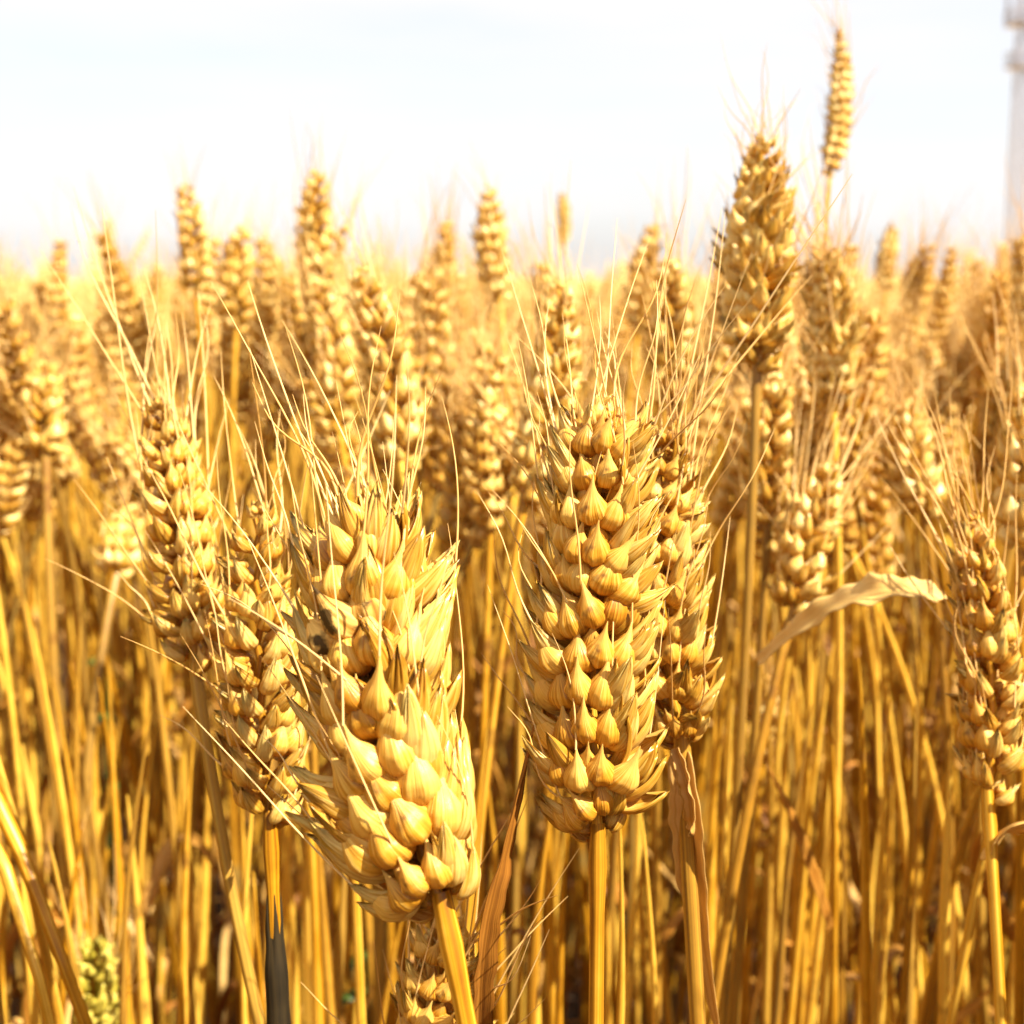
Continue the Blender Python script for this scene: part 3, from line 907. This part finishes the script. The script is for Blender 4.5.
# ------------------------------------------------------------------ prototypes for the crowd
def proto(seed, lod):
    """a whole stalk standing at the origin, ear top at about 0.80 m. lod 0: fuller, 1: light, 2: lighter, 3: lightest"""
    r = np.random.default_rng(seed)
    h = 0.71
    lean = r.normal(0, 0.035, 2)
    nod = r.normal(0, 0.32, 2)
    B = np.array([lean[0], lean[1], h])
    ax = unit(np.array([nod[0], nod[1], 1.0]))
    npt = (44, 14, 6, 3)[lod]; sides = (8, 5, 4, 3)[lod]
    P = bez(np.zeros(3), np.array([0, 0, h * .4]), B - ax * h * .3, B, npt)
    s = np.concatenate([[0], np.cumsum(np.linalg.norm(np.diff(P, axis=0), axis=1))])
    r0 = r.uniform(1.6, 2.3); stem = MB()
    rad = stem_radii(s, s[-1], r0 * mm, r0 * .72 * mm, [.10, .24, .42]) if lod < 2 else np.linspace(r0, r0 * .7, npt) * mm * 1.15
    V, Q, H = tube(P, rad, sides)
    tone = np.full(npt, r.uniform(.1, .9))
    if lod == 0:
        for nd in (.1, .24, .42): tone = tone - .8 * np.exp(-((s - nd) / .004) ** 2)
    stem.add(V, Q, H, np.repeat(tone, sides), 0)
    # ear
    Le = r.uniform(.072, .092); n = (19, 18, 9, 5)[lod]
    roll = r.uniform(0, math.pi)
    X0, Y0, Z0 = basis(np.array([math.cos(roll), math.sin(roll), 0]), ax)
    ear, awn = MB(), MB()
    k = r.uniform(.78, 1.12)
    bowv = r.normal(0, .06)
    for i in range(n):
        t = i / (n - 1); sd = 1 if i % 2 else -1
        base = B + ax * Le * t * .93 + X0 * Le * bowv * math.sin(math.pi * t)
        X, Y, Z = basis(X0 * sd, ax)
        sc = k * min(1, .66 + t * 2.6) * (1 - .4 * max(0, (t - .5) / .5) ** 1.5)
        M = Matrix(np.stack([X, Y, Z], 1).tolist()).to_4x4(); M.translation = Vector(base)
        M = M @ Matrix.Rotation(R(r.normal(0, 6)), 4, 'X') @ Matrix.Rotation(R(r.normal(0, 6) - 12 * t), 4, 'Y') @ Matrix.Diagonal((sc, sc, sc, 1))
        if lod == 0:
            smb, seats = SPK_MID[int(r.integers(len(SPK_MID)))]
            V, Q, H, T, MI = smb.arrays()
            ear.add(xform(M, V), Q, H, T); ear.MI[-1] = MI
        else:
            seats = []
            if lod == 1:
                for s2 in (-1, 1):
                    V, Q, H, tip, td = husk(10.5 * mm, 6.2 * mm, 6.0 * mm, 6, 5, r)
                    MM = M @ place((2 * mm, 2.2 * s2 * mm, 0), 34, 17 * s2, 40 * s2)
                    ear.add(xform(MM, V), Q, H, float(r.uniform()))
                    seats.append((xform(MM, tip), None))
            else:
                V, Q, H, tip, td = husk((13 if lod == 2 else 22) * mm, 9.5 * mm, 7.5 * mm, 5 if lod == 2 else 4, 5 if lod == 2 else 4, r)
                MM = M @ place((1.5 * mm, 0, 0), 30, 0, 0)
                ear.add(xform(MM, V), Q, H, float(r.uniform()))
                seats.append((xform(MM, tip), None))
        for pos, dr in seats:
            if lod > 2 or r.uniform() > (.5, .3, .5)[lod] * (.3 + .7 * t): continue
            p = np.array(M @ Vector(pos)) if lod == 0 else pos
            z = unit(ax * 1.2 + unit(p - base) * .6 + r.normal(0, .2, 3))
            Ln = r.uniform(25, 50) * mm
            q = np.array(Vector(z).to_track_quat('Z', 'Y').to_matrix())
            Pa, ta = awn_pts(r, Ln, 7 if lod == 0 else 3)
            V, Q, H = tube(Pa @ q.T + p, (.30 * (1 - ta) + .07) * mm, 4 if lod == 0 else 3)
            awn.add(V, Q, H, float(r.uniform()))
    if lod == 0:
        V, Q, H = tube(B + np.linspace(0, 1, 8)[:, None] * ax * Le * .95, 1.1 * mm, 6); ear.add(V, Q, H, .3)
    # dry leaves
    leaf = []
    for _ in range((3, 1, 1, 0)[lod] if r.uniform() < .9 else 0):
        i0 = r.uniform(.18, .68)
        p = P[int(i0 * (npt - 1))]
        az = r.uniform(0, 6.28); d = np.array([math.cos(az), math.sin(az), 0])
        Ll = r.uniform(.09, .22); kk = (16, 7, 4, 3)[lod]; t = np.linspace(0, 1, kk)
        droop = r.uniform(.9, 1.5) * r.choice([0.15, 1.0])
        Pl = p + d * (Ll * .28 * np.sin(t * 1.6))[:, None] + np.array([0, 0, 1.0]) * (Ll * (.55 * t - droop * t ** 2))[:, None]
        sd = np.cross(d, [0, 0, 1.0]); an = r.uniform(-.6, .6) + r.uniform(-2.5, 2.5) * t
        S = np.cos(an)[:, None] * sd + np.sin(an)[:, None] * d
        V, Q, H = ribbon(Pl, r.uniform(4, 9) * mm * np.interp(t, [0, .1, .4, .8, 1], [.5, .9, 1, .6, .06]), S, r.uniform(.2, .8), 0, nu=5 if lod == 0 else 3)
        lm = MB(); lm.add(V, Q, H, float(r.uniform())); leaf.append(lm)
    return dict(stem=stem, ear=ear, awn=awn, leaf=leaf, top=B + ax * Le, foot=B)


NP0 = 14
PROTO0 = []
for i in range(NP0):
    p = proto(900 + i, 0)
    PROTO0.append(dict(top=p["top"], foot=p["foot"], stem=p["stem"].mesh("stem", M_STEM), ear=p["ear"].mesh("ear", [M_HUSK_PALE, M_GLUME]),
                       awn=p["awn"].mesh("awn_tuft", M_AWN) if p["awn"].n else None,
                       leaf=[l.mesh("leaf", rnd.choice([M_LEAF, M_LEAF_BROWN])) for l in p["leaf"]]))


def flat(seed, lod):
    p = proto(seed, lod); mb = MB()
    for key, mi in (("stem", 0), ("ear", 1), ("awn", 2)):
        if p[key].n:
            V, Q, H, T, _ = p[key].arrays(); mb.add(V, Q, H, T, mi)
    for l in p["leaf"]:
        V, Q, H, T, _ = l.arrays(); mb.add(V, Q, H, T, 3)
    return mb.arrays()


# ------------------------------------------------------------------ scatter
def scatter():
    inview, near_out, mid, far = [], [], [], []
    hero = [(project(b), project(t)) for b, t, d in PLANTS]
    def candidates(y0, y1, step, margin):
        ys = np.arange(y0, y1, step)
        for y in ys:
            xm = 0.50 * max(y, 0) + margin
            for x in np.arange(-xm, xm + step, step):
                yield x + rng.uniform(-.48, .48) * step, y + rng.uniform(-.48, .48) * step
    cands = list(candidates(-0.9, 0.95, 0.034, 0.85)) + list(candidates(0.95, 2.0, 0.045, 0.6))
    for x, y in cands:
        rad = math.hypot(x, y)
        if rad < 0.22:
            continue
        if y < 0.1 and rad < 0.35:
            continue
        pi = int(rng.integers(NP0)); rz = rng.uniform(0, 6.283); sz = (0.806 + rng.normal(0, .034)) / .795
        tx, ty = rng.normal(0, .035), rng.normal(0, .035)
        MX = Matrix.Translation((x, y, -.006)) @ Matrix.Rotation(rz, 4, 'Z') @ Matrix.Rotation(ty, 4, 'Y') @ Matrix.Rotation(tx, 4, 'X') @ Matrix.Diagonal((1, 1, sz, 1))
        px0, py0, d0 = project(np.array(MX @ Vector(PROTO0[pi]["foot"]))); px1, py1, d1 = project(np.array(MX @ Vector(PROTO0[pi]["top"])))
        if math.hypot(MX.translation.x, MX.translation.y) < .3 or abs(d1) < .25 and abs(px1 - 512) < 900:
            continue
        if y > 0.05 and d1 > 0.1:
            # keep the near space clear for the hand placed ears
            if (d1 < 0.44 or (d1 < .52 and px1 < 270)) and -160 < px1 < 1184:
                continue
            if px1 > 930 and py1 < 240 and d1 < 1.5:
                continue
            hit = False
            for (bx, by, bd), (qx, qy, qd) in hero:
                if bd > d1 + .01 and abs(px1 - (bx + qx) / 2) < 12 + 9 / d1 and py1 < by and py1 + 95 / d1 > qy:
                    hit = True
            if d1 < .9 and any(qd < .31 and abs(px1 - qx) < 50 and qy - 220 < py1 < qy for _, (qx, qy, qd) in hero):
                hit = True
            if hit:
                continue
        vis = y > .3 and ((-25 < px1 < 1049) or (-10 < px0 < 1034))
        rec = (x, y, sz, rz, tx, ty, pi)
        (inview if vis else near_out).append((math.hypot(x, y), rec))
    inview.sort(key=lambda q: q[0])
    near_out = [q[1] for q in near_out]
    indiv = [q[1] for q in inview]
    # plants just outside the picture on the sunny side, whose shade falls on the ears at its edge
    for x, y in ((.185, .235), (.21, .255), (.20, .29), (.235, .225), (.25, .275), (.225, .32), (.265, .31), (.28, .25)):
        near_out.append((x, y, 1.03 + rng.normal(0, .02), rng.uniform(0, 6.283), .0, .0, int(rng.integers(NP0))))
    for x, y in candidates(2.0, 5.0, 0.060, 0.5):
        mid.append((x, y, (.80 + rng.normal(0, .026)) / .795, rng.uniform(0, 6.283), rng.normal(0, .06), rng.normal(0, .06)))
    for x, y in candidates(5.0, 13.0, 0.105, 0.6):
        far.append((x, y, (.80 + rng.normal(0, .026)) / .795, rng.uniform(0, 6.283), rng.normal(0, .06), rng.normal(0, .06)))
    return indiv, near_out, mid, far


indiv, near_out, mid, far = scatter()
N_IND = 300 - len(PLANTS)
rest = indiv[N_IND:]
indiv = indiv[:N_IND]
print("individual fill", len(indiv), "farthest", max(math.hypot(q[0], q[1]) for q in indiv), "rest", len(rest), "out", len(near_out), "mid", len(mid), "far", len(far))

LAB = {
    0: "ripe wheat plant in the blurred crowd of stalks on the left",
    1: "ripe wheat plant in the blurred crowd of stalks in the middle",
    2: "ripe wheat plant in the blurred crowd of stalks on the right",
}
GRP = {0: "crowded wheat plants on the left", 1: "crowded wheat plants in the middle", 2: "crowded wheat plants on the right"}
for j, (x, y, s, rz, tx, ty, pi) in enumerate(indiv):
    p = PROTO0[pi]
    root = bpy.data.objects.new("wheat_plant", None)
    COL.objects.link(root)
    root.empty_display_size = .02
    root.location = (x, y, -.006); root.rotation_euler = (tx, ty, rz); root.scale = (1, 1, s)
    px = project((x, y, .7))[0]
    z = 0 if px < 341 else (1 if px < 683 else 2)
    tag(root, LAB[z], "wheat plant", GRP[z])
    link("stem", p["stem"], root)
    e = link("ear", p["ear"], root)
    if p["awn"]: link("awn_tuft", p["awn"], e)
    for l in p["leaf"]: link("leaf", l, root)


def mass(recs, protos, big):
    idx = np.array([q[6] % len(protos) if len(q) > 6 else int(rng.integers(len(protos))) for q in recs])
    for k, (V, Q, H, T, MI) in enumerate(protos):
        sel = [recs[i] for i in np.nonzero(idx == k)[0]]
        if not sel: continue
        S = np.array([(q[0], q[1], q[2], q[3], q[5], -q[4]) for q in sel])
        c, s = np.cos(S[:, 3]), np.sin(S[:, 3])
        vx = V[None, :, 0] + S[:, 4:5] * V[None, :, 2]
        vy = V[None, :, 1] + S[:, 5:6] * V[None, :, 2]
        X = vx * c[:, None] - vy * s[:, None] + S[:, 0:1]
        Y = vx * s[:, None] + vy * c[:, None] + S[:, 1:2]
        Z = V[None, :, 2] * S[:, 2:3]
        K, n = len(sel), len(V)
        W = np.stack([X, Y, Z], -1).reshape(-1, 3)
        QQ = (Q[None] + (np.arange(K) * n)[:, None, None]).reshape(-1, 4)
        TT = np.clip(np.repeat(rng.uniform(-.25, .25, K), n) + np.tile(T, K), 0, 1)
        big.V.append(W); big.Q.append(QQ + big.n); big.H.append(np.tile(H, (K, 1))); big.T.append(TT); big.MI.append(np.tile(MI, K))
        big.n += len(W)


field = MB()
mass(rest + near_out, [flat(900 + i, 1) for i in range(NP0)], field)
mass(mid, [flat(3000 + i, 2) for i in range(8)], field)
mass(far, [flat(4000 + i, 3) for i in range(6)], field)
print("field quads", sum(len(q) for q in field.Q))
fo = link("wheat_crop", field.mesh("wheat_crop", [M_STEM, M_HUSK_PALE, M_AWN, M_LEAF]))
tag(fo, "endless mass of ripe golden wheat behind the separate plants up to the horizon", "wheat crop", kind="stuff")


def far_canopy():
    """the closed top of the crop beyond the last single stalks"""
    ys = 12.0 * (330 / 12.0) ** np.linspace(0, 1, 130)
    us = np.linspace(-1, 1, 240)
    X = us[None] * (ys[:, None] * .75 + 1); Y = np.repeat(ys[:, None], 240, 1)
    Z = .77 + rng.normal(0, .022, X.shape) - np.where(np.arange(130) == 0, .75, 0)[:, None]
    V = np.stack([X, Y, Z], -1).reshape(-1, 3)
    mb = MB(); mb.add(V, grid_quads(130, 240, False), np.zeros_like(V), .5)
    tag(link("far_wheat_canopy", mb.mesh("far_wheat_canopy", M_CANOPY)), "far wheat field as one closed golden surface at the horizon", "wheat field", kind="stuff")


far_canopy()


def litter():
    mb = MB()
    for i in range(1500):
        y = rng.uniform(.2, 4); x = rng.uniform(-1, 1) * (.55 * y + .4)
        az = rng.uniform(0, 6.28); Ln = rng.uniform(.03, .14)
        d = np.array([math.cos(az), math.sin(az), rng.normal(0, .12)])
        c = np.array([x, y, rng.uniform(.002, .03)])
        P = c + np.linspace(-.5, .5, 4)[:, None] * d * Ln; P[:, 2] = np.maximum(P[:, 2], .001)
        if rng.uniform() < .6:
            V, Q, H = tube(P, rng.uniform(1, 2) * mm, 5)
        else:
            V, Q, H = ribbon(P, rng.uniform(4, 9) * mm, np.cross(d, [0, 0, 1.0]), .3, 0, nu=3)
        mb.add(V, Q, H, float(rng.uniform()))
    tag(link("straw_litter", mb.mesh("straw_litter", M_LEAF_BROWN)), "broken straw and dead leaves lying on the soil between the stalks", "straw", kind="stuff")


litter()


def weed(label, x, y, d, size, seed):
    r = np.random.default_rng(seed)
    c = at(x, y, d); g = np.array([c[0], c[1], 0])
    root = bpy.data.objects.new("weed", None); COL.objects.link(root); root.location = g
    tag(root, label, "weed", "green weeds low among the stalks")
    h = c[2]
    sm = MB(); P = bez(np.zeros(3), np.array([0, 0, h * .4]), np.array([.01, 0, h * .7]), np.array([.012, .004, h + size * .5]), 20)
    V, Q, H = tube(P, np.linspace(1.8, .9, 20) * mm, 7); sm.add(V, Q, H, .5)
    link("stem", sm.mesh("stem", M_WEED), root)
    for i in range(11):
        p = P[int(r.uniform(.45, 1) * 19)]
        az = r.uniform(0, 6.28); dd = np.array([math.cos(az), math.sin(az), 0])
        t = np.linspace(0, 1, 9); Ll = size * r.uniform(.6, 1.1)
        Pl = p + dd * (Ll * t)[:, None] + np.array([0, 0, 1.]) * (Ll * (.5 * t - .6 * t ** 2))[:, None]
        V, Q, H = ribbon(Pl, size * .42 * np.interp(t, [0, .2, .5, .8, 1], [.15, .8, 1, .6, .05]), np.cross(dd, [0, 0, 1.]), .3, 0, 5)
        mb = MB(); mb.add(V, Q, H, float(r.uniform()))
        link("leaf", mb.mesh("leaf", M_WEED), root)


weed("small green weed deep in the shade between the cream stalk and the left edge", 88, 690, .72, .022, 1)
weed("small green weed half hidden by stalks, below the slim sharp ears", 345, 935, .62, .022, 2)
weed("green weed leaves just below the short pale ear", 90, 610, .95, .02, 3)
